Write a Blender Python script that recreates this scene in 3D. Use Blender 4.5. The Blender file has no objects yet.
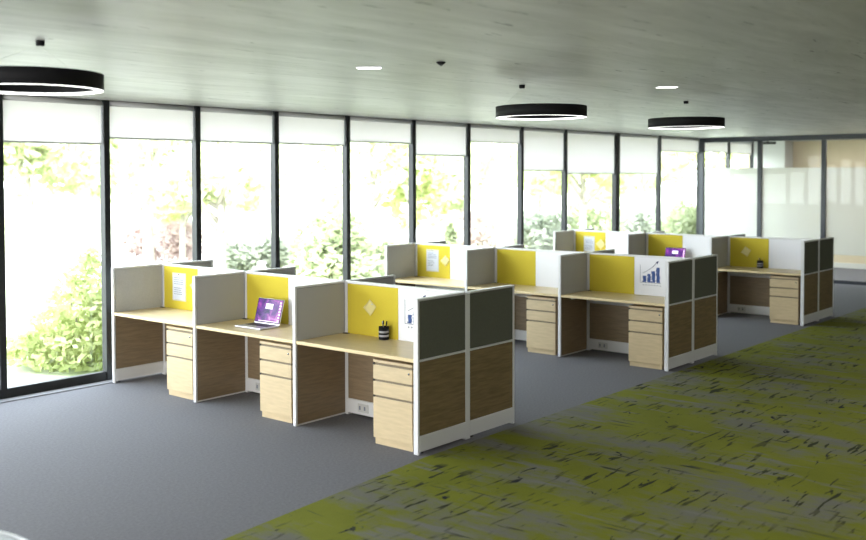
import bpy, bmesh, math, random
from mathutils import Vector, Matrix
S = bpy.context.scene
COL = S.collection
# ------------------------------------------------------------------ camera
F_PX, CX, CY, EYE = 986.55, 410.46, 209.06, 2.173
FW = Vector((0.75903633, 0.65019557, -0.03331008))
RT = Vector((0.65048691, -0.7595128, -0.00266195))
UP = Vector((0.02703022, 0.01964725, 0.99944152))
cd = bpy.data.cameras.new('camera'); cam = bpy.data.objects.new('camera', cd); COL.objects.link(cam)
cam.matrix_world = Matrix(((RT.x, UP.x, -FW.x, 0), (RT.y, UP.y, -FW.y, 0), (RT.z, UP.z, -FW.z, EYE), (0, 0, 0, 1)))
cd.sensor_width = 36; cd.sensor_fit = 'HORIZONTAL'; cd.lens = F_PX * 36 / 866
cd.shift_x = (433 - CX) / 866; cd.shift_y = (CY - 270) / 866
cd.clip_end = 500
cd.dof.use_dof = True; cd.dof.focus_distance = 9.0; cd.dof.aperture_fstop = 1.4
S.camera = cam
# ------------------------------------------------------------------ light
w = bpy.data.worlds.new('sky'); S.world = w; w.use_nodes = True
nt = w.node_tree; bg = nt.nodes['Background']
tc = nt.nodes.new('ShaderNodeTexCoord'); sx = nt.nodes.new('ShaderNodeSeparateXYZ'); rp = nt.nodes.new('ShaderNodeValToRGB')
nt.links.new(tc.outputs['Generated'], sx.inputs[0]); nt.links.new(sx.outputs['Z'], rp.inputs[0]); nt.links.new(rp.outputs[0], bg.inputs[0])
rp.color_ramp.elements[0].position = 0.0; rp.color_ramp.elements[0].color = (0.90, 0.95, 1.0, 1)
rp.color_ramp.elements[1].position = 0.6; rp.color_ramp.elements[1].color = (0.80, 0.89, 1.0, 1)
bg.inputs[1].default_value = 9.5
sun = bpy.data.lights.new('sun', 'SUN'); sun.energy = 5; sun.angle = math.radians(3); sun.color = (1, .96, .88)
so = bpy.data.objects.new('sun', sun); COL.objects.link(so); so.rotation_euler = Vector((0.35, 0.6, -0.75)).to_track_quat('-Z', 'Y').to_euler()
def area(name, loc, aim, sx_, sy_, power, color=(1, 1, 1), portal=False):
    l = bpy.data.lights.new(name, 'AREA'); l.shape = 'RECTANGLE'; l.size = sx_; l.size_y = sy_; l.energy = power; l.color = color
    o = bpy.data.objects.new(name, l); COL.objects.link(o); o.location = loc
    o.rotation_euler = (Vector(aim)).to_track_quat('-Z', 'Y').to_euler()
    if portal: l.cycles.is_portal = True
    return o
area('window_portal', (9.5, 9.45, 1.5), (0, -1, 0), 28, 2.9, 1, portal=True)
area('side_fill_light', (-3.9, 4.5, 1.6), (1, 0, 0), 8.0, 2.4, 420, (1, .98, .95))  # unseen fill added to brighten the room; the wall behind has no window
area('overhead_fill_light', (9.0, 0.5, 2.93), (0, 0, -1), 14, 1.2, 95, (1, .98, .94))  # added fill from above, out of view, for aisle and carpet; no fixtures
area('meeting_room_light', (22.3, 5.0, 2.90), (0, 0, -1), 2.0, 5.0, 70, (1, .97, .92))
S.view_settings.view_transform = 'Standard'; S.view_settings.look = 'None'
S.view_settings.exposure = 0.34; S.view_settings.gamma = 1.0; S.view_settings.use_curve_mapping = False

# ------------------------------------------------------------------ dimensions
X0, Y0, W, D = 5.812, 4.907, 1.4075, 1.315
ROWX = [X0, X0 + 4.298, X0 + 8.610]
H, DZ, YW, CZ, XG = 1.22, 0.748, 9.254, 2.985, 20.547
SPX = 0.64            # spine centre behind the row's front
random.seed(7)

# ------------------------------------------------------------------ materials
def mat(name, color, rough=.6, metal=0, noise=0, nscale=20, stretch=(1, 1, 1), color2=None, bump=0, bscale=200, spec=.5, detail=4, lo=.35, hi=.65):
    m = bpy.data.materials.new(name); m.use_nodes = True; t = m.node_tree; b = t.nodes['Principled BSDF']
    b.inputs['Base Color'].default_value = (*color, 1); b.inputs['Roughness'].default_value = rough; b.inputs['Metallic'].default_value = metal
    b.inputs['Specular IOR Level'].default_value = spec
    tcn = t.nodes.new('ShaderNodeTexCoord'); mp = t.nodes.new('ShaderNodeMapping'); mp.inputs['Scale'].default_value = stretch
    t.links.new(tcn.outputs['Object'], mp.inputs[0])
    if noise or color2:
        n = t.nodes.new('ShaderNodeTexNoise'); n.inputs['Scale'].default_value = nscale; n.inputs['Detail'].default_value = detail
        t.links.new(mp.outputs[0], n.inputs[0]); r = t.nodes.new('ShaderNodeValToRGB'); t.links.new(n.outputs[0], r.inputs[0])
        c2 = color2 or tuple(c * (1 - noise) for c in color)
        r.color_ramp.elements[0].position = lo; r.color_ramp.elements[0].color = (*c2, 1)
        r.color_ramp.elements[1].position = hi; r.color_ramp.elements[1].color = (*color, 1)
        t.links.new(r.outputs[0], b.inputs['Base Color'])
    if bump:
        n = t.nodes.new('ShaderNodeTexNoise'); n.inputs['Scale'].default_value = bscale; t.links.new(tcn.outputs['Object'], n.inputs[0])
        bp = t.nodes.new('ShaderNodeBump'); bp.inputs['Strength'].default_value = bump; bp.inputs['Distance'].default_value = .002
        t.links.new(n.outputs[0], bp.inputs['Height']); t.links.new(bp.outputs[0], b.inputs['Normal'])
    return m
def emis(name, color, strength):
    m = bpy.data.materials.new(name); m.use_nodes = True; b = m.node_tree.nodes['Principled BSDF']
    b.inputs['Base Color'].default_value = (*color, 1); b.inputs['Emission Color'].default_value = (*color, 1); b.inputs['Emission Strength'].default_value = strength
    return m
M = {}
M['white'] = mat('white_laminate', (.74, .74, .75), .4)
M['trim'] = mat('light_grey_metal', (.58, .58, .57), .4)
M['fabric'] = mat('grey_fabric', (.47, .465, .46), .9, noise=.12, nscale=140, bump=.3, bscale=500)
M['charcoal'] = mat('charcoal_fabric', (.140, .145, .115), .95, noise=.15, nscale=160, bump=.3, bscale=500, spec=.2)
M['yellow'] = mat('yellow_fabric', (.68, .545, .055), .9, noise=.06, nscale=150, bump=.3, bscale=500, spec=.2)
M['board'] = mat('whiteboard', (.84, .84, .88), .25)
M['birch'] = mat('birch_laminate', (.61, .475, .285), .42, noise=.12, nscale=3, stretch=(2, 2, 14))
M['top'] = mat('worktop_birch', (.76, .605, .345), .38, noise=.08, nscale=3, stretch=(10, 1.5, 2))
M['oak'] = mat('brown_wood_grain', (.265, .190, .112), .5, noise=.22, nscale=3, stretch=(2, 2, 22))
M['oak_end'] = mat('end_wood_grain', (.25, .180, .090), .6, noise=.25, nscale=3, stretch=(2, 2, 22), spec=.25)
M['black'] = mat('black_metal', (.008, .009, .011), .5)
M['blackmatte'] = mat('black_matte', (.010, .010, .012), .7, spec=.2)
M['band'] = mat('silver_grey_band', (.36, .36, .38), .4)
M['darkgap'] = mat('dark_plastic', (.03, .028, .025), .6)
M['steel'] = mat('frame_steel', (.035, .04, .052), .35)
M['sill'] = mat('grey_sill_stone', (.22, .22, .235), .7)
M['alu'] = mat('silver_aluminium', (.62, .62, .65), .3, metal=.6)
M['pull'] = mat('shadow_gap_laminate', (.20, .155, .095), .6)
M['chrome'] = mat('chrome', (.4, .4, .4), .2, metal=1)
M['paper'] = mat('paper', (.66, .69, .76), .8)
M['paperframe'] = mat('paper_holder', (.62, .60, .52), .6)
M['ink'] = mat('grey_ink', (.22, .24, .30), .8)
M['note'] = mat('cream_note_paper', (.80, .70, .30), .8)
M['blue'] = mat('blue_marker', (.03, .09, .34), .6, noise=.5, nscale=60)
M['navy'] = mat('navy_marker', (.03, .04, .12), .6)
M['keys'] = mat('dark_keyboard', (.035, .035, .045), .5)
M['tablegrey'] = mat('pale_table_top', (.30, .32, .35), .4)
M['beige'] = mat('beige_wall_paint', (.72, .60, .42), .8, noise=.05, nscale=2)
M['whitewall'] = mat('white_wall_paint', (.74, .74, .74), .8)
M['grey_wall'] = mat('grey_wall_paint', (.16, .16, .155), .85)
M['skirting'] = mat('white_skirting', (.70, .68, .63), .5)
M['lamp'] = emis('lamp_diffuser', (1, .99, .97), 2.2)
M['slot'] = emis('slot_diffuser', (1, 1, 1), 3)
M['bark'] = mat('pale_bark', (.48, .44, .38), .9, noise=.3, nscale=6)

def carpet_grey():
    m = bpy.data.materials.new('grey_carpet'); m.use_nodes = True; t = m.node_tree; b = t.nodes['Principled BSDF']
    b.inputs['Roughness'].default_value = .95; b.inputs['Specular IOR Level'].default_value = .15
    tcn = t.nodes.new('ShaderNodeTexCoord')
    n1 = t.nodes.new('ShaderNodeTexNoise'); n1.inputs['Scale'].default_value = 45; n1.inputs['Detail'].default_value = 8; n1.inputs['Roughness'].default_value = .75
    t.links.new(tcn.outputs['Object'], n1.inputs[0])
    r = t.nodes.new('ShaderNodeValToRGB'); t.links.new(n1.outputs[0], r.inputs[0])
    r.color_ramp.elements[0].position = .3; r.color_ramp.elements[0].color = (.128, .127, .138, 1)
    r.color_ramp.elements[1].position = .7; r.color_ramp.elements[1].color = (.205, .204, .220, 1)
    t.links.new(r.outputs[0], b.inputs['Base Color'])
    bp = t.nodes.new('ShaderNodeBump'); bp.inputs['Strength'].default_value = .4; bp.inputs['Distance'].default_value = .003
    n2 = t.nodes.new('ShaderNodeTexNoise'); n2.inputs['Scale'].default_value = 220; t.links.new(tcn.outputs['Object'], n2.inputs[0])
    t.links.new(n2.outputs[0], bp.inputs['Height']); t.links.new(bp.outputs[0], b.inputs['Normal'])
    return m
def carpet_green():
    m = bpy.data.materials.new('green_patterned_carpet'); m.use_nodes = True; t = m.node_tree; N = t.nodes.new; L = t.links.new
    b = t.nodes['Principled BSDF']; b.inputs['Roughness'].default_value = .95; b.inputs['Specular IOR Level'].default_value = .12
    tcn = N('ShaderNodeTexCoord')
    def noise(scale, st, det=3, rough=.5, loc=(0, 0, 0), dist=0):
        mp = N('ShaderNodeMapping'); mp.inputs['Scale'].default_value = st; mp.inputs['Location'].default_value = loc; L(tcn.outputs['Object'], mp.inputs[0])
        n = N('ShaderNodeTexNoise'); n.inputs['Scale'].default_value = scale; n.inputs['Detail'].default_value = det; n.inputs['Roughness'].default_value = rough
        n.inputs['Distortion'].default_value = dist
        L(mp.outputs[0], n.inputs[0]); return n.outputs[0]
    def ramp(src, a, c):
        r = N('ShaderNodeMapRange'); r.inputs[1].default_value = a; r.inputs[2].default_value = c; L(src, r.inputs[0]); return r.outputs[0]
    def mul(a, c):
        x = N('ShaderNodeMath'); x.operation = 'MULTIPLY'; L(a, x.inputs[0]); L(c, x.inputs[1]); return x.outputs[0]
    def mix(f, a, c):
        x = N('ShaderNodeMix'); x.data_type = 'RGBA'; L(f, x.inputs[0])
        for s, v in ((6, a), (7, c)):
            if isinstance(v, tuple): x.inputs[s].default_value = (*v, 1)
            else: L(v, x.inputs[s])
        return x.outputs[2]
    tone = mix(noise(1.3, (1, 1, 1), 5, .6), (.108, .120, .012), (.215, .232, .026))
    g = ramp(noise(.9, (2.0, .8, 1), 8, .72, (3, 1, 0)), .475, .61)                 # grey clouds, longer across the aisle
    c = mix(g, tone, (.150, .148, .122))
    g2 = ramp(noise(1.2, (4.2, .8, 1), 4, .6, (9, 4, 0)), .58, .66)
    c = mix(g2, c, (.165, .165, .14))
    dash = ramp(noise(3.2, (.9, 6.5, 1), 2, .5, (0, 2, 0), .5), .59, .635)         # short dark strokes along the aisle
    dmask = ramp(noise(1.6, (1.2, .5, 1), 3, .6, (5, 5, 0)), .43, .55)
    c = mix(mul(dash, dmask), c, (.032, .036, .018))
    d2 = ramp(noise(3.0, (7.0, .6, 1), 2, .5, (1, 8, 0), .6), .65, .70)
    dm2 = ramp(noise(1.3, (1, 1, 1), 2, .5, (2, 7, 0)), .46, .58)
    c = mix(mul(d2, dm2), c, (.045, .050, .03))
    d3 = ramp(noise(3.0, (1.2, 3.2, 1), 3, .6, (7, 3, 0), 1.0), .66, .70)
    c = mix(d3, c, (.022, .024, .026))
    f = noise(180, (1, 1, 1), 2)
    hs = N('ShaderNodeHueSaturation'); L(c, hs.inputs['Color']); mr = N('ShaderNodeMapRange'); mr.inputs[3].default_value = .75; mr.inputs[4].default_value = 1.25
    L(f, mr.inputs[0]); L(mr.outputs[0], hs.inputs['Value']); L(hs.outputs[0], b.inputs['Base Color'])
    return m
def concrete():
    m = bpy.data.materials.new('board_marked_concrete'); m.use_nodes = True; t = m.node_tree; N = t.nodes.new; L = t.links.new
    b = t.nodes['Principled BSDF']; b.inputs['Roughness'].default_value = .42; b.inputs['Specular IOR Level'].default_value = .5
    tcn = N('ShaderNodeTexCoord')
    def noise(scale, st, det, rough, loc=(0, 0, 0), dist=0):
        mp = N('ShaderNodeMapping'); mp.inputs['Scale'].default_value = st; mp.inputs['Location'].default_value = loc; mp.inputs['Rotation'].default_value = (0, 0, -.12); L(tcn.outputs['Object'], mp.inputs[0])
        n = N('ShaderNodeTexNoise'); n.inputs['Scale'].default_value = scale; n.inputs['Detail'].default_value = det; n.inputs['Roughness'].default_value = rough; n.inputs['Distortion'].default_value = dist
        L(mp.outputs[0], n.inputs[0]); return n.outputs[0]
    r1 = N('ShaderNodeValToRGB'); L(noise(1.7, (.4, 2.2, 1), 10, .72, dist=.5), r1.inputs[0])
    r1.color_ramp.elements[0].position = .3; r1.color_ramp.elements[0].color = (.29, .283, .275, 1)
    r1.color_ramp.elements[1].position = .7; r1.color_ramp.elements[1].color = (.52, .507, .50, 1)
    r2 = N('ShaderNodeMapRange'); r2.inputs[1].default_value = .60; r2.inputs[2].default_value = .74; L(noise(2.2, (.5, 4.5, 1), 6, .7, (4, 2, 0), .5), r2.inputs[0])
    mx = N('ShaderNodeMix'); mx.data_type = 'RGBA'; L(r2.outputs[0], mx.inputs[0]); L(r1.outputs[0], mx.inputs[6]); mx.inputs[7].default_value = (.17, .165, .16, 1)
    r3 = N('ShaderNodeMapRange'); r3.inputs[1].default_value = .665; r3.inputs[2].default_value = .70; L(noise(3.2, (.8, 5, 1), 3, .6, (1, 6, 0), .8), r3.inputs[0])
    m2 = N('ShaderNodeMix'); m2.data_type = 'RGBA'; L(r3.outputs[0], m2.inputs[0]); L(mx.outputs[2], m2.inputs[6]); m2.inputs[7].default_value = (.06, .06, .055, 1)
    L(m2.outputs[2], b.inputs['Base Color'])
    bp = N('ShaderNodeBump'); bp.inputs['Strength'].default_value = .5; bp.inputs['Distance'].default_value = .01; L(r1.outputs[0], bp.inputs['Height']); L(bp.outputs[0], b.inputs['Normal'])
    return m
def glass(name, tint=(.97, .985, .98), refl=(.35, .03)):
    m = bpy.data.materials.new(name); m.use_nodes = True; t = m.node_tree; N = t.nodes.new; L = t.links.new
    t.nodes.remove(t.nodes['Principled BSDF']); out = t.nodes['Material Output']
    tr = N('ShaderNodeBsdfTransparent'); tr.inputs[0].default_value = (*tint, 1); gl = N('ShaderNodeBsdfGlossy'); gl.inputs['Roughness'].default_value = .02
    fc = N('ShaderNodeLayerWeight'); fc.inputs[0].default_value = .5; fr = N('ShaderNodeMath'); fr.operation = 'POWER'; L(fc.outputs['Facing'], fr.inputs[0]); fr.inputs[1].default_value = 5
    ml = N('ShaderNodeMath'); ml.operation = 'MULTIPLY_ADD'; L(fr.outputs[0], ml.inputs[0]); ml.inputs[1].default_value = refl[0]; ml.inputs[2].default_value = refl[1]; mx = N('ShaderNodeMixShader')
    L(ml.outputs[0], mx.inputs[0]); L(tr.outputs[0], mx.inputs[1]); L(gl.outputs[0], mx.inputs[2]); L(mx.outputs[0], out.inputs[0]); return m
def translucent(name, col, trans, clear=0.0, tcol=None):
    m = bpy.data.materials.new(name); m.use_nodes = True; t = m.node_tree; N = t.nodes.new; L = t.links.new
    t.nodes.remove(t.nodes['Principled BSDF']); out = t.nodes['Material Output']
    d = N('ShaderNodeBsdfDiffuse'); d.inputs[0].default_value = (*col, 1); tl = N('ShaderNodeBsdfTranslucent'); tl.inputs[0].default_value = (*(tcol or col), 1)
    mx = N('ShaderNodeMixShader'); mx.inputs[0].default_value = trans; L(d.outputs[0], mx.inputs[1]); L(tl.outputs[0], mx.inputs[2]); last = mx
    if clear:
        tr = N('ShaderNodeBsdfTransparent'); m2 = N('ShaderNodeMixShader'); m2.inputs[0].default_value = clear; L(mx.outputs[0], m2.inputs[1]); L(tr.outputs[0], m2.inputs[2]); last = m2
    L(last.outputs[0], out.inputs[0]); return m
def screen_mat():
    m = bpy.data.materials.new('laptop_screen'); m.use_nodes = True; t = m.node_tree; N = t.nodes.new; L = t.links.new
    b = t.nodes['Principled BSDF']; b.inputs['Roughness'].default_value = .2
    tcn = N('ShaderNodeTexCoord'); n = N('ShaderNodeTexNoise'); n.inputs['Scale'].default_value = 9; n.inputs['Detail'].default_value = 6; n.inputs['Distortion'].default_value = 1.2
    L(tcn.outputs['Object'], n.inputs[0]); r = N('ShaderNodeValToRGB'); L(n.outputs[0], r.inputs[0]); e = r.color_ramp.elements
    e[0].position = .30; e[0].color = (.02, .01, .10, 1); e[1].position = .72; e[1].color = (.85, .45, .95, 1)
    x = e.new(.45); x.color = (.16, .03, .32, 1); x = e.new(.58); x.color = (.50, .08, .52, 1)
    L(r.outputs[0], b.inputs['Emission Color']); b.inputs['Base Color'].default_value = (.02, .02, .03, 1); b.inputs['Emission Strength'].default_value = .8; b.inputs['Specular IOR Level'].default_value = .2
    return m
M['carpet'] = carpet_grey(); M['green'] = carpet_green(); M['concrete'] = concrete()
M['glass'] = glass('window_glass'); M['partglass'] = glass('partition_glass', (.97, .98, .975), (.10, .012)); M['frost'] = translucent('frosted_film', (.82, .82, .80), .62, .16, (.95, .95, .92))
M['blind'] = translucent('blind_fabric', (.93, .91, .905), .40)
M['screen'] = screen_mat(); M['dialog'] = emis('screen_dialog', (.85, .80, .95), .9); M['icon'] = emis('screen_icons', (.75, .62, .85), .8)

# ------------------------------------------------------------------ mesh helpers
class MB:
    def __init__(s): s.bm = bmesh.new()
    def box(s, x0, x1, y0, y1, z0, z1, bev=0, R=None):
        m = Matrix.Translation(((x0 + x1) / 2, (y0 + y1) / 2, (z0 + z1) / 2)) @ Matrix.Diagonal((abs(x1 - x0), abs(y1 - y0), abs(z1 - z0), 1))
        if R is not None: m = R @ m
        g = bmesh.ops.create_cube(s.bm, size=1, matrix=m)
        if bev:
            ed = list({e for v in g['verts'] for e in v.link_edges})
            bmesh.ops.bevel(s.bm, geom=ed, offset=bev, segments=2, affect='EDGES', profile=.5)
        return s
    def cyl(s, p0, p1, r0, r1=None, seg=16, caps=True):
        p0, p1 = Vector(p0), Vector(p1); d = p1 - p0; q = d.to_track_quat('Z', 'Y').to_matrix().to_4x4()
        bmesh.ops.create_cone(s.bm, cap_ends=caps, segments=seg, radius1=r0, radius2=r0 if r1 is None else r1, depth=d.length, matrix=Matrix.Translation((p0 + p1) / 2) @ q)
        return s
    def lathe(s, prof, cx=0, cy=0, seg=48, close=False):
        rings = []
        for r, z in prof:
            rings.append([s.bm.verts.new((cx + r * math.cos(2 * math.pi * i / seg), cy + r * math.sin(2 * math.pi * i / seg), z)) for i in range(seg)])
        n = len(rings)
        for a in range(n if close else n - 1):
            A, B = rings[a], rings[(a + 1) % n]
            for i in range(seg): s.bm.faces.new((A[i], A[(i + 1) % seg], B[(i + 1) % seg], B[i]))
        return s
    def poly(s, pts, thick=None):
        vs = [s.bm.verts.new(p) for p in pts]; f = s.bm.faces.new(vs)
        if thick:
            r = bmesh.ops.extrude_face_region(s.bm, geom=[f]); bmesh.ops.translate(s.bm, vec=thick, verts=[v for v in r['geom'] if isinstance(v, bmesh.types.BMVert)])
        return s
    def build(s, name, material, parent=None, smooth=False, at=None):
        bmesh.ops.recalc_face_normals(s.bm, faces=s.bm.faces)
        if at is not None: bmesh.ops.translate(s.bm, vec=-Vector(at), verts=s.bm.verts)
        me = bpy.data.meshes.new(name); s.bm.to_mesh(me); s.bm.free(); me.materials.append(material)
        if smooth:
            for p in me.polygons: p.use_smooth = True
        o = bpy.data.objects.new(name, me); COL.objects.link(o)
        if at is not None: o.location = at
        if parent: o.parent = parent
        return o
def tag(o, label, cat, group=None, kind=None):
    o['label'] = label
    if cat: o['category'] = cat
    if group: o['group'] = group
    if kind: o['kind'] = kind
    return o
def empty(name, loc, rz=0):
    o = bpy.data.objects.new(name, None); COL.objects.link(o); o.location = loc; o.rotation_euler = (0, 0, rz); o.empty_display_size = .1; return o
def copy_tree(o, parent=None):
    c = o.copy(); COL.objects.link(c); c.parent = parent
    for ch in list(o.children): copy_tree(ch, c)
    return c
def struct(name, mb, m, label=None, parent=None):
    o = mb.build(name, m, parent)
    if not parent:
        o['kind'] = 'structure'; o['category'] = name.split('_')[0]
    if label: o['label'] = label
    return o

# ------------------------------------------------------------------ room shell
struct('floor', MB().box(-4, 28, -5, YW + .02, -.15, 0), M['carpet'], 'dark grey textured carpet floor under the cubicles')
struct('carpet_green', MB().poly([(-4, -5, .0005), (XG - .3, -5, .0005), (XG - .3, 4.81, .0005), (9.0, 4.82, .0005), (5.8, 4.83, .0005), (4.7, 4.735, .0005), (3.6, 4.64, .0005), (-4, 4.2, .0005)], (0, 0, .004)), M['green'], 'olive green carpet with grey patches and dark strokes along the aisle').name = 'floor_green'
struct('ceiling', MB().box(-4, 28, -5, YW + .5, CZ, CZ + .25), M['concrete'], 'streaked board-marked grey concrete ceiling')
struct('wall_near', MB().box(-4, 28, -5.2, -5, 0, CZ), M['grey_wall'], 'grey wall on the side away from the windows')
struct('wall_back', MB().box(-4.2, -4, -5, YW + .5, 0, CZ), M['whitewall'], 'white wall behind the viewpoint')
struct('trim_sill', MB().box(-4, XG, YW - .13, YW - .005, 0, .010, .003), M['sill'], 'pale grey threshold strip along the foot of the windows')
struct('wall_meeting_end', MB().box(24.1, 24.3, -5, YW + .5, 0, CZ), M['beige'], 'beige wall at the far end of the room behind the glass').name = 'wall_far'
struct('baseboard_far', MB().box(24.07, 24.1, -5, 8.5, 0, .12), M['skirting'], 'pale baseboard along the beige wall')
struct('wall_column', MB().box(23.55, 24.09, 8.49, YW - .02, 0, CZ), M['whitewall'], 'white pillar between the window end and the beige wall')
# windows: mullion positions, blind drop
posts = [-3.6, -2.35, -1.10, .15, 1.35, 2.45, 3.55, 4.690, 5.864, 7.053, 8.257, 9.530, 10.899, 12.210, 13.675, 15.047, 16.90, 18.674, 20.611, 22.169, 23.60]
drops = {7: 2.514, 8: 2.581, 9: 2.577, 10: 2.58, 11: 2.637, 12: 2.474, 13: 2.703, 14: 2.256, 15: 2.204, 16: 2.204, 17: 2.671, 18: 2.692, 19: 2.683}
ordn = ['leftmost', 'second', 'third', 'fourth', 'fifth', 'sixth', 'seventh', 'eighth', 'ninth', 'tenth', 'eleventh', 'twelfth', 'thirteenth']
for i in range(len(posts) - 1):
    a, b = posts[i], posts[i + 1]; wd = .07 if i != 16 else .16
    k = i - 6
    mb = MB().box(a - wd / 2, a + wd / 2, YW, YW + .09, 0, CZ, .004)
    wn = .07 if i + 1 != 16 else .16
    mb.box(a + wd / 2, b - wn / 2, YW + .01, YW + .085, 0, .10, .004).box(a + wd / 2, b - wn / 2, YW + .03, YW + .085, CZ - .014, CZ, .002)
    if i == len(posts) - 2: mb.box(b - .035, b + .035, YW, YW + .09, 0, CZ, .004)
    o = mb.build('window_%d' % (i + 1), M['black']); o['kind'] = 'structure'; o['category'] = 'window'
    o['label'] = ('tall black-framed window, %s from the left in view' % ordn[i - 7]) if i >= 7 else 'tall black-framed window out of view to the left'
    if i == 6: o['label'] = 'black mullion at the left edge of view'
    pn = MB().box(a + wd / 2, b - wn / 2, YW + .074, YW + .080, .10, CZ - .014).build('pane', M['glass'], o)
    if i >= 7:
        t = empty('roller_blind', ((a + b) / 2, YW + .040, CZ))
        tag(t, 'white roller blind %s in the %s tall window from the left' % ('pulled lower' if drops[i] < 2.3 else 'partly lowered', ordn[i - 7]), 'blind', 'white roller blinds above the tall windows')
        dz = drops[i]; hw = (b - a) / 2 - .05
        hw = (b - a) / 2 - .045 if i not in (15, 16) else (b - a) / 2 - .075
        MB().box(-hw, hw, -.002, .002, dz - CZ + .015, -.03).build('fabric', M['blind'], t)
        MB().box(-hw, hw, -.008, .008, dz - CZ, dz - CZ + .018, .003).build('bottom_bar', M['trim'], t)
        MB().cyl((-hw, 0, -.030), (hw, 0, -.030), .028).build('roller_tube', M['trim'], t, True)
# glass partition of the meeting room (wall_right): posts from the window wall to the near side
root = struct('wall_glazed', MB().box(XG - .03, XG + .03, -5, YW, 0, .07, .003).box(XG - .04, XG + .04, -5, YW, CZ - .10, CZ, .003), M['steel'], 'floor-to-ceiling glass partition with dark steel frame and frosted band')
root.name = 'wall_right'
py = [9.20, 7.92, 6.617, 5.31, 4.0, 2.7, 1.4, .1, -1.2, -2.5, -3.8]
for y in py: MB().box(XG - .04, XG + .04, y - .045, y + .045, .07, CZ - .10, .004).build('post', M['steel'], root)
for a, b in zip(py, py[1:] + [-5]):
    p = MB().box(XG - .005, XG + .005, b + .045, a - .045, .07, CZ - .10).build('pane', M['partglass'], root)
    MB().box(XG + .006, XG + .0075, b + .045, a - .045, .575, 2.326).build('frosted_film', M['frost'], p)
o = MB().box(21.46, 21.54, 7.95, 8.30, 2.85, 2.90, .005).box(21.49, 21.51, 8.1, 8.14, 2.9, CZ).build('ceiling_bracket', M['black'], at=(21.5, 8.1, CZ))
tag(o, 'short black bracket hanging from the ceiling behind the glass partition', 'bracket')

# ------------------------------------------------------------------ cubicle rows
rowname = ['nearest', 'middle', 'farthest']
def frame_rect(mb, x0, x1, y0, y1, zs, cols, axis):
    pass
def wing(parent, x, k, row):
    """cross panel at Y0 + k*W, full depth of the row"""
    y = Y0 + k * W
    end = k == 0; far = k == 3; th = .046 if end else .036
    ya, yb = (y, y + th) if end else (y - th / 2, y + th / 2)
    if far: ya, yb = y - th, y
    fr = MB(); cw = .056 if end else .04
    zlow = .145 if (end or far) else .012
    mid = (x + SPX - .0, )
    fr.box(x, x + .022, ya, yb, 0, H, .003)                               # front edge
    fr.box(x + D - .022, x + D, ya, yb, 0, H, .003)
    fr.box(x + SPX - cw / 2, x + SPX + cw / 2, ya, yb, 0, H - .016)       # centre post
    for xa, xb in ((x + .022, x + SPX - cw / 2), (x + SPX + cw / 2, x + D - .022)):
        fr.box(xa, xb, ya, yb, H - .016, H)
        fr.box(xa, xb, ya + .001, yb - .001, .728, .742)
        fr.box(xa, xb, ya + .004, yb - .004, 0 if not (end or far) else .03, zlow)
        fr.box(xa, xb, ya + .014, yb - .014, zlow, H - .016)              # core
    o = fr.build('end_panel' if end else 'wing_panel', M['white'], parent)
    if end: o['label'] = 'outer end panel with charcoal fabric above dark wood'
    for xa, xb in ((x + .022, x + SPX - cw / 2), (x + SPX + cw / 2, x + D - .022)):
        g = .004
        # outer faces (towards -Y) and inner faces (towards +Y)
        for side, (p, q) in (('o', (ya + .003, ya + .014)), ('i', (yb - .014, yb - .003))):
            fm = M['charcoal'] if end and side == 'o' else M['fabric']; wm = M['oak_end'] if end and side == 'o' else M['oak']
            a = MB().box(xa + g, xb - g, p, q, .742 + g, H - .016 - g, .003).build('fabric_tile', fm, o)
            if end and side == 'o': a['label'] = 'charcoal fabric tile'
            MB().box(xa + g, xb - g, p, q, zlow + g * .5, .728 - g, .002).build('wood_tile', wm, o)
        if end or far:
            MB().box(xa, xb, ya - .002, yb + .002, .02, zlow - .004, .003).build('kick_plate', M['white'], o)
            MB().cyl((xa + .05, (ya + yb) / 2, 0), (xa + .05, (ya + yb) / 2, .03), .012).build('levelling_foot', M['darkgap'], o)
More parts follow.
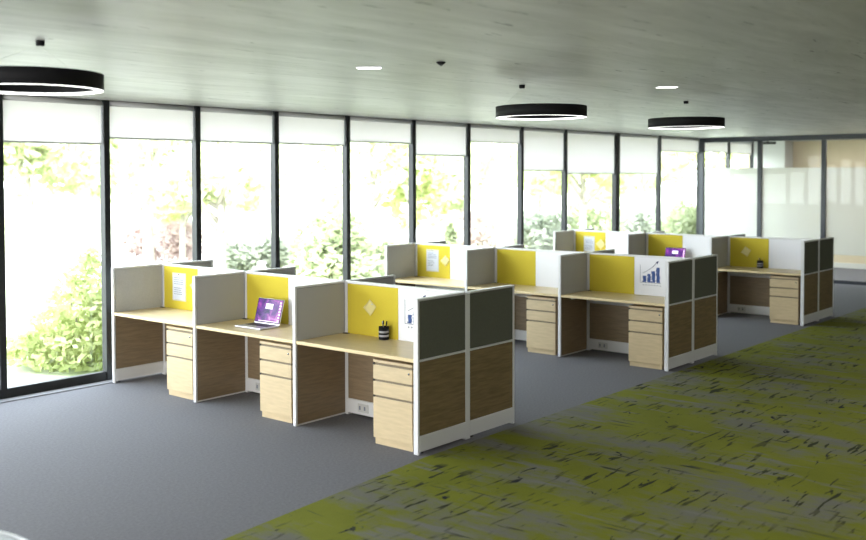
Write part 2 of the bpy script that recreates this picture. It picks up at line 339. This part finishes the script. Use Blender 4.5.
def spine(parent, x, k, row, chart=False):
    ya, yb = Y0 + k * W + .024 + (.022 if k == 0 else 0), Y0 + (k + 1) * W - .022 - (.016 if k == 2 else 0)
    xs = x + SPX; t = .025
    fr = MB().box(xs - t, xs + t, ya, yb, H - .018, H, .002).box(xs - t, xs + t, ya, ya + .022, 0, H - .018).box(xs - t, xs + t, yb - .03, yb, 0, H - .018)
    fr.box(xs - t, xs + t, ya + .022, yb - .03, .70, .725).box(xs - t + .008, xs + t - .008, ya + .022, yb - .03, .14, H - .018)
    o = fr.build('spine_panel', M['white'], parent)
    yl, yr = yb - .03, ya + .022
    ysplit = Y0 + k * W + .742
    for sgn in (-1, 1):
        def bx(a, b, z0, z1, name, m, d0=.017, d1=.027, bev=.002):
            return MB().box(xs + sgn * d0, xs + sgn * d1, a, b, z0, z1, bev).build(name, m, o)
        bx(ysplit + .002, yl - .002, .727, H - .022, 'tackboard', M['yellow'])
        bx(yr + .002, ysplit - .002, .727, H - .022, 'whiteboard', M['board'])
        bx(yr + .002, yl - .002, .15, .70, 'wood_tile', M['oak'], .010, .023)
        bx(yr, yl, .02, .146, 'kick_plate', M['white'], .008, .030, .003)
        MB().box(xs + sgn * .028, xs + sgn * .034, yl - .26, yl - .13, .045, .12, .002).build('power_outlet', M['trim'], o)
        if sgn < 0:
            for q in (.225, .165):
                MB().box(xs - .036, xs - .033, yl - q, yl - q + .018, .065, .10).build('socket', M['ink'], o)
            MB().box(xs - .075, xs - .028, yr + .01, yl - .01, .60, .655, .004).build('cable_tray', M['trim'], o)
    if chart:
        cy0 = Y0 + k * W + .385; xb_ = xs - .0272; mb = MB()
        def st(y, z, w_, h_, tgt): tgt.box(xb_ - .0012, xb_, y, y + w_, z, z + h_)
        # drawn left to right as seen: larger y is left
        L0 = Y0 + k * W + .66
        bars = MB(); hs = [.075, .10, .135, .18]
        for q, hh in enumerate(hs):
            yy = L0 - .035 - q * .058
            n = 5 + q * 2; rs = random.Random(q)
            for j in range(n):
                z = .905 + hh * j / n; dd = rs.uniform(-.006, .006)
                st(yy - .042 + dd, z, .046 + rs.uniform(-.006, .004), hh / n * .92, bars)
            bars.box(xb_ - .001, xb_, yy - .038, yy - .010, .905, .905 + hh)
        bars.build('bar_chart_drawing', M['blue'], o)['label'] = 'blue hand-drawn bars of a rising chart'
        ax = MB(); st(L0, .90, .004, .21, ax); st(L0 - .265, .897, .265, .004, ax)
        def seg(y1, z1, y2, z2, r=.0022): ax.cyl((xb_ - .001, y1, z1), (xb_ - .001, y2, z2), r, seg=6)
        seg(L0 - .03, 1.01, L0 - .10, 1.045); seg(L0 - .10, 1.045, L0 - .16, 1.09); seg(L0 - .16, 1.09, L0 - .215, 1.145, .003)
        ax.poly([(xb_ - .001, L0 - .235, 1.165), (xb_ - .001, L0 - .20, 1.150), (xb_ - .001, L0 - .222, 1.125)], (.0012, 0, 0))
        rs = random.Random(5)
        for q in range(7):
            yy = L0 - .03 - q * .036
            st(yy - .018, .868 + rs.uniform(-.004, .004), .016, .004, ax); st(yy - .012, .862, .004, .016, ax)
        ax.build('chart_lines', M['navy'], o)
        return
for r, x in enumerate(ROWX):
    t = empty('cubicle_partition', (x, Y0, 0))
    tag(t, 'white-framed grey and yellow partition run, the %s of three rows' % rowname[r], 'partition', 'runs of cubicle partitions')
    g = empty('tmp', (0, 0, 0))
    for k in range(4): wing(t, 0, k, r) if False else None
    before = set(COL.objects)
    for k in range(4): wing(None, x, k, r)
    for k in range(3): spine(None, x, k, r, chart=(k == 0 and r < 2))
    bpy.data.objects.remove(g)
    for o in set(COL.objects) - before:
        if o.name.split('.')[0] in ('wing_panel', 'end_panel', 'spine_panel') and o.parent is None:
            o.parent = t; o.location = (-x, -Y0, 0)

bayname = ['near bay by the aisle', 'middle bay', 'far bay by the windows']
# worktops
for r, x in enumerate(ROWX):
    for k in range(3):
        ya = Y0 + k * W + (.048 if k == 0 else .020); yb = Y0 + (k + 1) * W - (.038 if k == 2 else .020)
        xa, xb = x + .006, x + SPX - .029
        o = MB().box(0, xb - xa, 0, yb - ya, DZ - .030, DZ, .004).build('worktop', M['top'])
        o.location = (xa, ya, 0)
        tag(o, 'light birch worktop in the %s of the %s cubicle row' % (bayname[k], rowname[r]), 'desk', 'birch cubicle worktops')
        MB().box(xb - xa - .05, xb - xa - .012, yb - ya - .075, yb - ya - .02, DZ - .002, DZ + .004, .001).build('cable_grommet', M['darkgap'], o)
        for yy in (.001, yb - ya - .026):
            MB().box(.22, xb - xa - .06, yy, yy + .025, DZ - .075, DZ - .030, .001).build('bracket', M['trim'], o)
# pedestals
def pedestal(label):
    t = empty('drawer_pedestal', (0, 0, 0)); tag(t, label, 'drawer unit', 'birch three-drawer pedestals')
    w_, d_, top = .418, .53, .69
    MB().box(.020, d_, 0.003, w_ - .003, .045, top - .012, .002).box(.035, d_ - .02, .012, w_ - .012, 0, .045).build('body', M['birch'], t)
    MB().box(.016, d_ - .01, .010, w_ - .010, .0, .05).build('plinth', M['birch'], t)
    MB().box(0.0, d_, 0, w_, top - .022, top, .003).build('top_panel', M['birch'], t)
    for z0, z1 in ((.055, .385), (.402, .515), (.532, .648)):
        f = MB().box(0, .018, .001, w_ - .001, z0, z1, .003).build('drawer', M['birch'], t)
        MB().box(.006, .0215, .004, w_ - .004, z1, z1 + .014).build('finger_pull', M['pull'], f)
        MB().box(-.001, .018, w_ - .013, w_ + .0015, z1 - .001, z1 + .015, .002).build('pull_end_cap', M['darkgap'], f)
    MB().cyl((-.004, .035, .615), (.004, .035, .615), .009).build('lock', M['chrome'], t, True)
    return t
proto = pedestal('')
spots = [(0, 0, 'birch three-drawer pedestal under the nearest worktop, beside the large dark end panel'),
         (0, 1, 'birch three-drawer pedestal under the laptop worktop in the nearest row'),
         (0, 2, 'birch three-drawer pedestal in the bay closest to the windows, nearest row'),
         (1, 0, 'birch three-drawer pedestal under the blue bar chart in the middle row'),
         (1, 1, 'birch three-drawer pedestal in the middle bay of the middle row'),
         (2, 0, 'birch three-drawer pedestal in the near bay of the farthest row')]
for i, (r, k, lab) in enumerate(spots):
    o = proto if i == 0 else copy_tree(proto)
    o['label'] = lab; o.location = (ROWX[r] + .035, Y0 + k * W + (.088 if k == 0 else .076), 0)

# ------------------------------------------------------------------ desk and wall items
FACE = SPX - .0275
def laptop(label):
    t = empty('laptop', (0, 0, 0)); tag(t, label, 'laptop', 'silver laptops with purple screens')
    b = MB().box(-.125, .125, -.175, .175, 0.004, .018, .004).build('base', M['alu'], t)
    MB().box(-.02, .105, -.150, .150, .0175, .0195).build('keyboard', M['keys'], b)
    MB().box(-.105, -.035, -.055, .055, .0175, .0188).build('touchpad', M['trim'], b)
    R = Matrix.Translation((.122, 0, .016)) @ Matrix.Rotation(math.radians(16), 4, 'Y')
    l = MB().box(-.003, .004, -.175, .175, 0, .245, .002, R).build('lid', M['alu'], t)
    MB().box(-.0045, -.003, -.172, .172, .012, .242, 0, R).build('bezel', M['blackmatte'], l)
    MB().box(-.0055, -.0045, -.165, .165, .020, .236, 0, R).build('screen', M['screen'], l)
    MB().box(-.0063, -.0055, -.045, .050, .145, .195, 0, R).build('dialog_window', M['dialog'], l)
    ic = MB()
    for q in range(7): ic.box(-.0062, -.0055, -.155, -.135, .035 + q * .028, .050 + q * .028, 0, R)
    ic.box(-.0062, -.0055, -.157, .12, .024, .030, 0, R)
    ic.build('screen_icons', M['icon'], l)
    return t
lap = laptop('open silver laptop with purple screen on the middle worktop of the nearest row')
lap.location = (X0 + .30, 7.15, DZ); lap.rotation_euler.z = math.radians(2)
l2 = copy_tree(lap); l2['label'] = 'open laptop with purple screen half hidden behind the middle row, in the farthest row'
l2.location = (ROWX[2] + .33, 7.12, DZ); l2.rotation_euler.z = math.radians(2)

def cup(label, loc, group):
    t = empty('pencil_cup', loc); tag(t, label, 'pencil cup', 'black pencil cups')
    MB().lathe([(.001, .002), (.043, .002), (.045, .005), (.045, .115), (.041, .115), (.041, .010), (.001, .010)], seg=32).build('body', M['blackmatte'], t, True)
    for z in (.028, .062): MB().lathe([(.0455, z), (.0465, z + .003), (.0465, z + .014), (.0455, z + .017)], seg=32).build('silver_band', M['band'], t, True)['label'] = 'pale band'
    return t
def pen(kind, col, base, tip, label, group):
    b = Vector(base); d = (Vector(tip) - b); L_ = d.length
    t = empty(kind, b); t.rotation_euler = d.to_track_quat('Z', 'Y').to_euler(); tag(t, label, kind, group)
    MB().cyl((0, 0, 0), (0, 0, L_ * .78), .0045, seg=10).build('barrel', col, t, True)
    if kind == 'pencil':
        MB().cyl((0, 0, L_ * .78), (0, 0, L_), .0045, .001, seg=10).build('point', M['birch'], t, True)
    elif kind == 'scissors': pass
    else:
        MB().cyl((0, 0, L_ * .78), (0, 0, L_), .0058, .005, seg=10).build('cap', M['blackmatte'], t, True)
        MB().box(.005, .0075, -.002, .002, L_ * .80, L_ * .97).build('clip', M['chrome'], t)
M['yellowpen'] = mat('yellow_pencil', (.80, .55, .03), .5); M['greypen'] = mat('grey_pen', (.18, .18, .20), .4); M['brownpen'] = mat('brown_pencil', (.35, .18, .08), .5)
for r, nm in ((0, 'nearest'), (2, 'farthest')):
    c = Vector((ROWX[r] + FACE - .068, 5.755, DZ)); cup('black pencil cup with pale bands on the near worktop of the %s row' % nm, c, None)
    if r == 0:
        P = [('pen', M['blackmatte'], (.02, .02), (.024, .033), .155, 'black pen leaning left in the nearest pencil cup'),
             ('pen', M['greypen'], (.0, .012), (.012, .014), .165, 'grey pen standing upright in the nearest pencil cup'),
             ('pencil', M['yellowpen'], (.012, -.012), (.02, -.018), .160, 'yellow pencil in the nearest pencil cup'),
             ('pen', M['blackmatte'], (-.006, -.018), (-.006, -.040), .165, 'black pen leaning right in the nearest pencil cup')]
    else:
        P = [('pencil', M['brownpen'], (.01, .016), (.012, .024), .170, 'brown pencil leaning left in the farthest pencil cup'),
             ('pen', M['blackmatte'], (.0, .0), (.006, .004), .155, 'black pen in the middle of the farthest pencil cup'),
             ('pencil', M['yellowpen'], (-.004, -.018), (-.006, -.038), .175, 'pale pencil leaning right in the farthest pencil cup')]
    for kd, m, b, tp, hh, lab in P:
        pen(kd, m, (c.x + b[0], c.y + b[1], c.z + .011), (c.x + tp[0], c.y + tp[1], c.z + hh), lab, 'pens and pencils in the %s pencil cup' % nm)

def sheet(r, yc, zc, w_, h_, label):
    x = ROWX[r] + FACE
    t = empty('pinned_notice', (x, yc, zc)); tag(t, label, 'paper', 'pinned notices on the yellow boards')
    MB().box(-.003, 0, -w_ / 2, w_ / 2, -h_ / 2, h_ / 2).build('backing_card', M['paperframe'], t)
    MB().box(-.0045, -.003, -w_ / 2 + .012, w_ / 2 - .012, -h_ / 2 + .014, h_ / 2 - .03).build('sheet', M['paper'], t)
    ln = MB(); rs = random.Random(r + 3)
    for j in range(9):
        if j in (4,): continue
        z = h_ / 2 - .055 - j * .022; a = rs.uniform(.55, .98) if j not in (1, 2, 3) else .95
        yl = w_ / 2 - .03
        ln.box(-.0052, -.0045, yl - (w_ - .06) * a, yl, z, z + .006)
    ln.build('text_lines', M['ink'], t)
    MB().cyl((-.012, 0, h_ / 2 - .014), (-.003, 0, h_ / 2 - .014), .006, seg=12).build('pin', M['chrome'], t, True)
def note(r, yc, zc, s, ang, label, arrow=False):
    x = ROWX[r] + FACE
    t = empty('sticky_note', (x, yc, zc)); t.rotation_euler = (math.radians(ang), 0, 0); tag(t, label, 'sticky note', 'cream sticky notes on the yellow boards')
    bm = MB(); n = 6; g = {}
    for i in range(n + 1):
        for j in range(n + 1):
            u, v = i / n - .5, j / n - .5
            c = -.002 - .020 * max(0, (-(v) + .1)) ** 1.2 - .004 * math.sin(6 * u + 4 * v) ** 2 * (0.5 - v)
            g[i, j] = bm.bm.verts.new((c, u * s * (1 - .12 * v), v * s))
    for i in range(n):
        for j in range(n): bm.bm.faces.new((g[i, j], g[i + 1, j], g[i + 1, j + 1], g[i, j + 1]))
    o = bm.build('paper', M['note'], t, True); md = o.modifiers.new('s', 'SOLIDIFY'); md.thickness = .001
    MB().cyl((-.010, 0, s * .36), (-.001, 0, s * .36), .005, seg=12).build('pin', M['paper'], t, True)
sheet(0, 8.785, .987, .235, .30, 'white printed notice pinned on the yellow board nearest the left window')
sheet(1, 8.777, .987, .225, .31, 'white printed notice pinned on the yellow board in the far bay of the middle row')
sheet(2, 8.785, .985, .215, .28, 'white printed notice pinned on the yellow board in the far bay of the farthest row')
note(0, 5.975, 1.005, .105, 38, 'cream crumpled note above the pencil cup in the nearest row')
note(0, 8.505, 1.02, .105, 45, 'cream note on the yellow board mostly hidden behind the grey wing, nearest row')
note(1, 8.543, .995, .11, 40, 'cream diamond-tilted note beside the notice in the middle row')
note(2, 8.555, .99, .13, 45, 'cream diamond-tilted note beside the notice in the farthest row')
note(2, 5.999, .99, .115, 30, 'cream note above the pencil cup in the farthest row')

# ------------------------------------------------------------------ ceiling things
def ring(cx, cy, hx, hy, label):
    t = empty('ring_pendant', (cx, cy, CZ)); tag(t, label, 'pendant light', 'black ring pendant lights')
    R, th, z0, z1 = .405, .038, 2.694 - CZ, 2.79 - CZ
    MB().lathe([(R, z0), (R, z1), (R - .004, z1 + .002), (R - th, z1 + .002), (R - th, z1), (R - th, z0 + .02), (R - th + .003, z0 + .016), (R - .003, z0 + .016), (R - .003, z0)], seg=72, close=True).build('housing', M['blackmatte'], t, True)
    MB().lathe([(R - .0035, z0 - .001), (R - .0035, z0 + .012), (R - th + .001, z0 + .012), (R - th + .001, z0 - .001)], seg=72, close=True).build('diffuser', M['lamp'], t, True)
    MB().lathe([(.001, -.030), (.022, -.030), (.026, -.026), (.026, 0), (.001, 0)], hx, hy, 20).build('canopy', M['blackmatte'], t, True)
    for q in range(3):
        a = 2 * math.pi * q / 3 + .6
        MB().cyl((hx, hy, -.03), ((R - .03) * math.cos(a), (R - .03) * math.sin(a), z1), .0009, seg=6).build('cable', M['trim'], t)
ring(3.02, 5.545, .034, -.027, 'black ring pendant light cut off by the left edge, closest to camera')
ring(7.476, 4.864, -.104, .134, 'middle one of three black ring pendant lights, above the near row')
ring(10.153, 4.734, .007, .005, 'farthest and rightmost black ring pendant light')
for (x, y, lab) in ((5.402, 5.03, 'small white rectangular ceiling light nearer to the left pendant'), (8.407, 4.108, 'small white rectangular ceiling light above the right pendant')):
    t = empty('recessed_light', (x, y, CZ)); t.rotation_euler.z = math.radians(-49.4); tag(t, lab, 'ceiling light', 'small recessed ceiling lights')
    MB().box(-.095, .095, -.055, .055, -.006, 0, .002).build('trim_frame', M['white'], t); MB().box(-.088, .088, -.048, .048, -.009, -.005).build('diffuser', M['slot'], t)
t = empty('ceiling_sensor', (5.503, 4.424, CZ)); tag(t, 'small dark sensor on the concrete ceiling between the two slot lights', 'sensor')
MB().lathe([(.001, -.022), (.012, -.022), (.030, -.010), (.034, 0), (.001, 0)], 0, 0, 20).build('body', M['blackmatte'], t, True)
MB().cyl((0, 0, -.030), (0, 0, -.022), .008).build('eye', M['chrome'], t, True)

# ------------------------------------------------------------------ pale table at the bottom left corner
t = empty('round_table', (1.34, 3.71, 0)); tag(t, 'pale rounded table top with metal edge cut off at the bottom left corner', 'table')
MB().lathe([(.001, .70), (.60, .70), (.605, .705), (.605, .722), (.60, .727), (.001, .727)], 0, 0, 64).build('table_top', M['tablegrey'], t, True)
MB().lathe([(.6055, .702), (.612, .702), (.612, .731), (.6055, .731)], 0, 0, 64, True).build('metal_rim', M['alu'], t, True)
MB().cyl((0, 0, .02), (0, 0, .70), .03).build('column', M['alu'], t, True)
MB().lathe([(.001, 0), (.24, 0), (.24, .012), (.04, .03), (.001, .03)], 0, 0, 48).build('foot_plate', M['alu'], t, True)

# ------------------------------------------------------------------ outdoors
def leaf_mat(name, c1, c2):  # leaf tones lightened to imitate outdoor haze and overexposure
    m = bpy.data.materials.new(name); m.use_nodes = True; tt = m.node_tree; N = tt.nodes.new; L = tt.links.new
    tt.nodes.remove(tt.nodes['Principled BSDF']); out = tt.nodes['Material Output']
    tcn = N('ShaderNodeTexCoord'); n = N('ShaderNodeTexNoise'); n.inputs['Scale'].default_value = 2.5; n.inputs['Detail'].default_value = 3; L(tcn.outputs['Object'], n.inputs[0])
    r = N('ShaderNodeValToRGB'); L(n.outputs[0], r.inputs[0]); r.color_ramp.elements[0].position = .35; r.color_ramp.elements[1].position = .65
    r.color_ramp.elements[0].color = (*c1, 1); r.color_ramp.elements[1].color = (*c2, 1)
    d = N('ShaderNodeBsdfDiffuse'); L(r.outputs[0], d.inputs[0]); tl = N('ShaderNodeBsdfTranslucent'); L(r.outputs[0], tl.inputs[0])
    mx = N('ShaderNodeMixShader'); mx.inputs[0].default_value = .45; L(d.outputs[0], mx.inputs[1]); L(tl.outputs[0], mx.inputs[2]); L(mx.outputs[0], out.inputs[0]); return m
M['lime'] = leaf_mat('lime_leaves', (.44, .51, .20), (.66, .69, .38))
M['pale'] = leaf_mat('haze_tinted_leaves', (.54, .59, .36), (.72, .74, .52))
M['olive'] = leaf_mat('olive_leaves', (.32, .37, .20), (.48, .52, .32))
M['russet'] = leaf_mat('russet_leaves', (.46, .36, .33), (.60, .50, .46))
M['darkshrub'] = leaf_mat('dark_shrub_leaves', (.34, .37, .29), (.48, .51, .42))
M['lawn'] = mat('lawn_grass', (.52, .52, .44), .95, color2=(.38, .43, .26), nscale=.35, spec=.1)
M['path'] = mat('pale_paving', (.56, .54, .50), .9, noise=.1, nscale=2, spec=.1)
GZ = -.12
def ground_at(px, dist):
    d = FW + RT * ((px - CX) / F_PX); return Vector((d.x * dist, d.y * dist, GZ))
def foliage(name, blobs, n, leaf, m, parent, seed):
    rs = random.Random(seed); bm = bmesh.new(); tot = sum(b[3] * b[4] * b[5] for b in blobs)
    for (bx, by, bz, rx, ry, rz) in blobs:
        for _ in range(max(40, int(n * rx * ry * rz / tot))):
            while True:
                v = Vector((rs.uniform(-1, 1), rs.uniform(-1, 1), rs.uniform(-1, 1)))
                if .25 < v.length < 1: break
            v = v.normalized() * (v.length ** .4)
            p = Vector((bx + v.x * rx, by + v.y * ry, bz + v.z * rz))
            a = Vector((rs.gauss(0, 1), rs.gauss(0, 1), rs.gauss(0, 1))).normalized(); c = a.orthogonal().normalized(); s = leaf * rs.uniform(.6, 1.4)
            q = [p + a * s, p + c * s * .5, p - a * s, p - c * s * .5]
            bm.faces.new([bm.verts.new(k) for k in q])
    me = bpy.data.meshes.new(name); bm.to_mesh(me); bm.free(); me.materials.append(m); o = bpy.data.objects.new(name, me); COL.objects.link(o); o.parent = parent; return o
def tree(px, dist, h, cr, m, label, seed, trunk=.12, ch=None, kind='tree', n=1300, leaf=.13):
    p = ground_at(px, dist); t = empty(kind if kind != 'tree' else 'garden_tree', p); tag(t, label, kind, 'trees beyond the windows' if kind == 'tree' else 'shrubs beyond the windows')
    rs = random.Random(seed); ch = ch or h * .6; bl = []
    zc = h - ch / 2
    for _ in range(7):
        bl.append((rs.uniform(-.55, .55) * cr, rs.uniform(-.55, .55) * cr, zc + rs.uniform(-.3, .3) * ch, cr * rs.uniform(.4, .6), cr * rs.uniform(.4, .6), ch * rs.uniform(.22, .34)))
    foliage('crown' if kind == 'tree' else 'foliage', bl, n, leaf, m, t, seed)
    b = MB(); b.cyl((0, 0, 0), (rs.uniform(-.1, .1), rs.uniform(-.1, .1), zc), trunk, trunk * .55, seg=10)
    if kind == 'tree':
        for q in range(5):
            a = rs.uniform(0, 6.28); b.cyl((0, 0, zc * rs.uniform(.45, .8)), (math.cos(a) * cr * .6, math.sin(a) * cr * .6, zc + rs.uniform(-.1, .3) * ch), trunk * .4, trunk * .15, seg=8)
    b.build('trunk' if kind == 'tree' else 'stem', M['bark'], t, True)
def shrub(px, dist, w_, h, m, label, seed, n=1600, leaf=.08, cone=False):
    p = ground_at(px, dist); t = empty('shrub', p); tag(t, label, 'shrub', 'shrubs beyond the windows')
    rs = random.Random(seed); bl = []
    if cone:
        for q in range(7):
            f = q / 6; rr = w_ / 2 * (1 - f * .82); bl.append((0, 0, h * (.10 + .80 * f), rr, rr, h * .13))
            for a in range(3): 
                an = rs.uniform(0, 6.28); bl.append((math.cos(an) * rr * .5, math.sin(an) * rr * .5, h * (.1 + .78 * f) + rs.uniform(-.05, .05), rr * .6, rr * .6, h * .1))
    else:
        for _ in range(7): bl.append((rs.uniform(-.3, .3) * w_, rs.uniform(-.3, .3) * w_, h * rs.uniform(.35, .62), w_ * rs.uniform(.2, .32), w_ * rs.uniform(.2, .32), h * .36))
    foliage('foliage', bl, n, leaf, m, t, seed)
    b = MB()
    for q in range(4): b.cyl((rs.uniform(-.05, .05), rs.uniform(-.05, .05), 0), (rs.uniform(-.2, .2) * w_, rs.uniform(-.2, .2) * w_, h * .55), .025, .01, seg=6)
    b.build('stem', M['bark'], t)
o = struct('ground', MB().box(-40, 200, YW + .16, 200, GZ - .3, GZ), M['lawn'], 'bright lawn outside the windows')
o = MB().poly([(2, 13.2, GZ + .003), (40, 12.6, GZ + .003), (40, 15.0, GZ + .003), (2, 15.4, GZ + .003)], (0, 0, .012)).build('path', M['path']); o['kind'] = 'structure'; o['category'] = 'path'; o['label'] = 'pale paved path across the lawn'
o = MB().poly([(2, 19, GZ + .003), (90, 22, GZ + .003), (90, 30, GZ + .003), (2, 26, GZ + .003)], (0, 0, .012)).build('driveway', M['path']); o['kind'] = 'structure'; o['category'] = 'path'; o['label'] = 'wide pale driveway farther out'
shrub(86, 12.15, 1.75, 1.45, M['lime'], 'large lime-green cone-shaped shrub close outside the leftmost window', 1, 5200, .05, True)
shrub(24, 12.0, .9, .5, M['lime'], 'low green plant at the foot of the leftmost window', 2, 700, .05)
shrub(44, 27, 3.2, 1.7, M['pale'], 'pale shrub in the distance through the leftmost window', 3)
shrub(150, 26, 1.6, 1.2, M['russet'], 'small russet shrub through the second window, left one', 4)
shrub(168, 25, 1.4, 1.4, M['russet'], 'small russet shrub through the second window, right one', 5)
tree(148, 20, 4.6, .8, M['pale'], 'slender pale tree seen through the second window', 6, .13, 2.4, n=700)
tree(182, 24, 2.9, 1.3, M['lime'], 'small lime tree at the right side of the second window', 7, .08, 1.6)
tree(218, 19, 2.9, 1.5, M['pale'], 'branching tree seen through the third window', 8, .13, 1.3, n=1300)
shrub(243, 24, 1.4, .95, M['darkshrub'], 'dark round shrub in the third window, left one', 9)
shrub(272, 24, 1.2, 1.0, M['darkshrub'], 'dark round shrub in the third window, beside the mullion', 10)
shrub(245, 14.5, 1.9, .8, M['lime'], 'low lime shrub behind the nearest row of cubicles', 11)
tree(300, 34, 5.0, 2.6, M['pale'], 'pale tree in the distance through the fourth window', 12)
shrub(328, 17.5, 1.5, 1.8, M['olive'], 'tall olive bush through the fourth window', 13, 2600)
shrub(352, 17.0, 1.2, 1.1, M['pale'], 'pale bush behind the mullion of the fourth window', 14)
tree(372, 22, 4.4, 1.5, M['pale'], 'pale leafy tree through the fifth window', 15, .09, 2.6)
shrub(385, 18.5, 1.3, 1.2, M['olive'], 'rounded olive bush through the fifth window', 16)
tree(412, 24, 3.4, .9, M['lime'], 'bright lime tree behind the mullion of the sixth window', 17, .06, 2.3)
shrub(432, 20, 1.2, .7, M['lime'], 'low lime bush at the left of the sixth window', 18)
shrub(450, 21, .9, 1.3, M['olive'], 'small conical conifer in the sixth window', 19, 1500, .07, True)
tree(480, 30, 4.2, 1.8, M['pale'], 'pale tree through the seventh window', 20)
shrub(495, 30, 2.6, 1.5, M['russet'], 'russet brown bush through the seventh window', 21)
shrub(511, 16.5, .8, 1.1, M['lime'], 'lime shrub close outside the seventh window', 22)
shrub(533, 28, 1.6, 1.4, M['darkshrub'], 'grey bush through the eighth window, left one', 23)
shrub(552, 28, 1.2, 1.5, M['darkshrub'], 'grey bush through the eighth window, right one', 24)
tree(583, 27, 3.7, 1.5, M['lime'], 'lime tree through the ninth window', 25)
shrub(592, 28, 1.6, 1.7, M['olive'], 'grey-green bush through the ninth window', 26)
shrub(632, 30, 1.2, 1.3, M['darkshrub'], 'dark bush through the tenth window, left one', 27)
shrub(646, 30, 1.0, 1.4, M['darkshrub'], 'dark bush through the tenth window, right one', 28)
tree(640, 34, 4.4, 2.0, M['pale'], 'pale tree through the tenth window', 29)
shrub(683, 24, 1.5, 1.8, M['olive'], 'olive bush through the eleventh window', 30, 2200)
tree(712, 34, 4.8, 2.2, M['lime'], 'lime tree seen above the frosted band', 31)
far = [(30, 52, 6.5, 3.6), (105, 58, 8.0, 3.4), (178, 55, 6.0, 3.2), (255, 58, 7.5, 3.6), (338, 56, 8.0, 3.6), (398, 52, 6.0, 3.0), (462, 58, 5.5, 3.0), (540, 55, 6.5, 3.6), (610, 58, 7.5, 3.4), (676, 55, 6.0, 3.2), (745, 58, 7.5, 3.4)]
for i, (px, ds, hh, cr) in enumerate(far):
    ds += 7 * (i % 2 * 2 - 1); tree(px, ds, hh, cr * .85, M['pale'], 'haze-tinted pale tree in the distant line of trees, %s from the left' % (ordn[i] if i else 'first'), 100 + i, .16, ch=hh * .9, n=2400, leaf=.30)
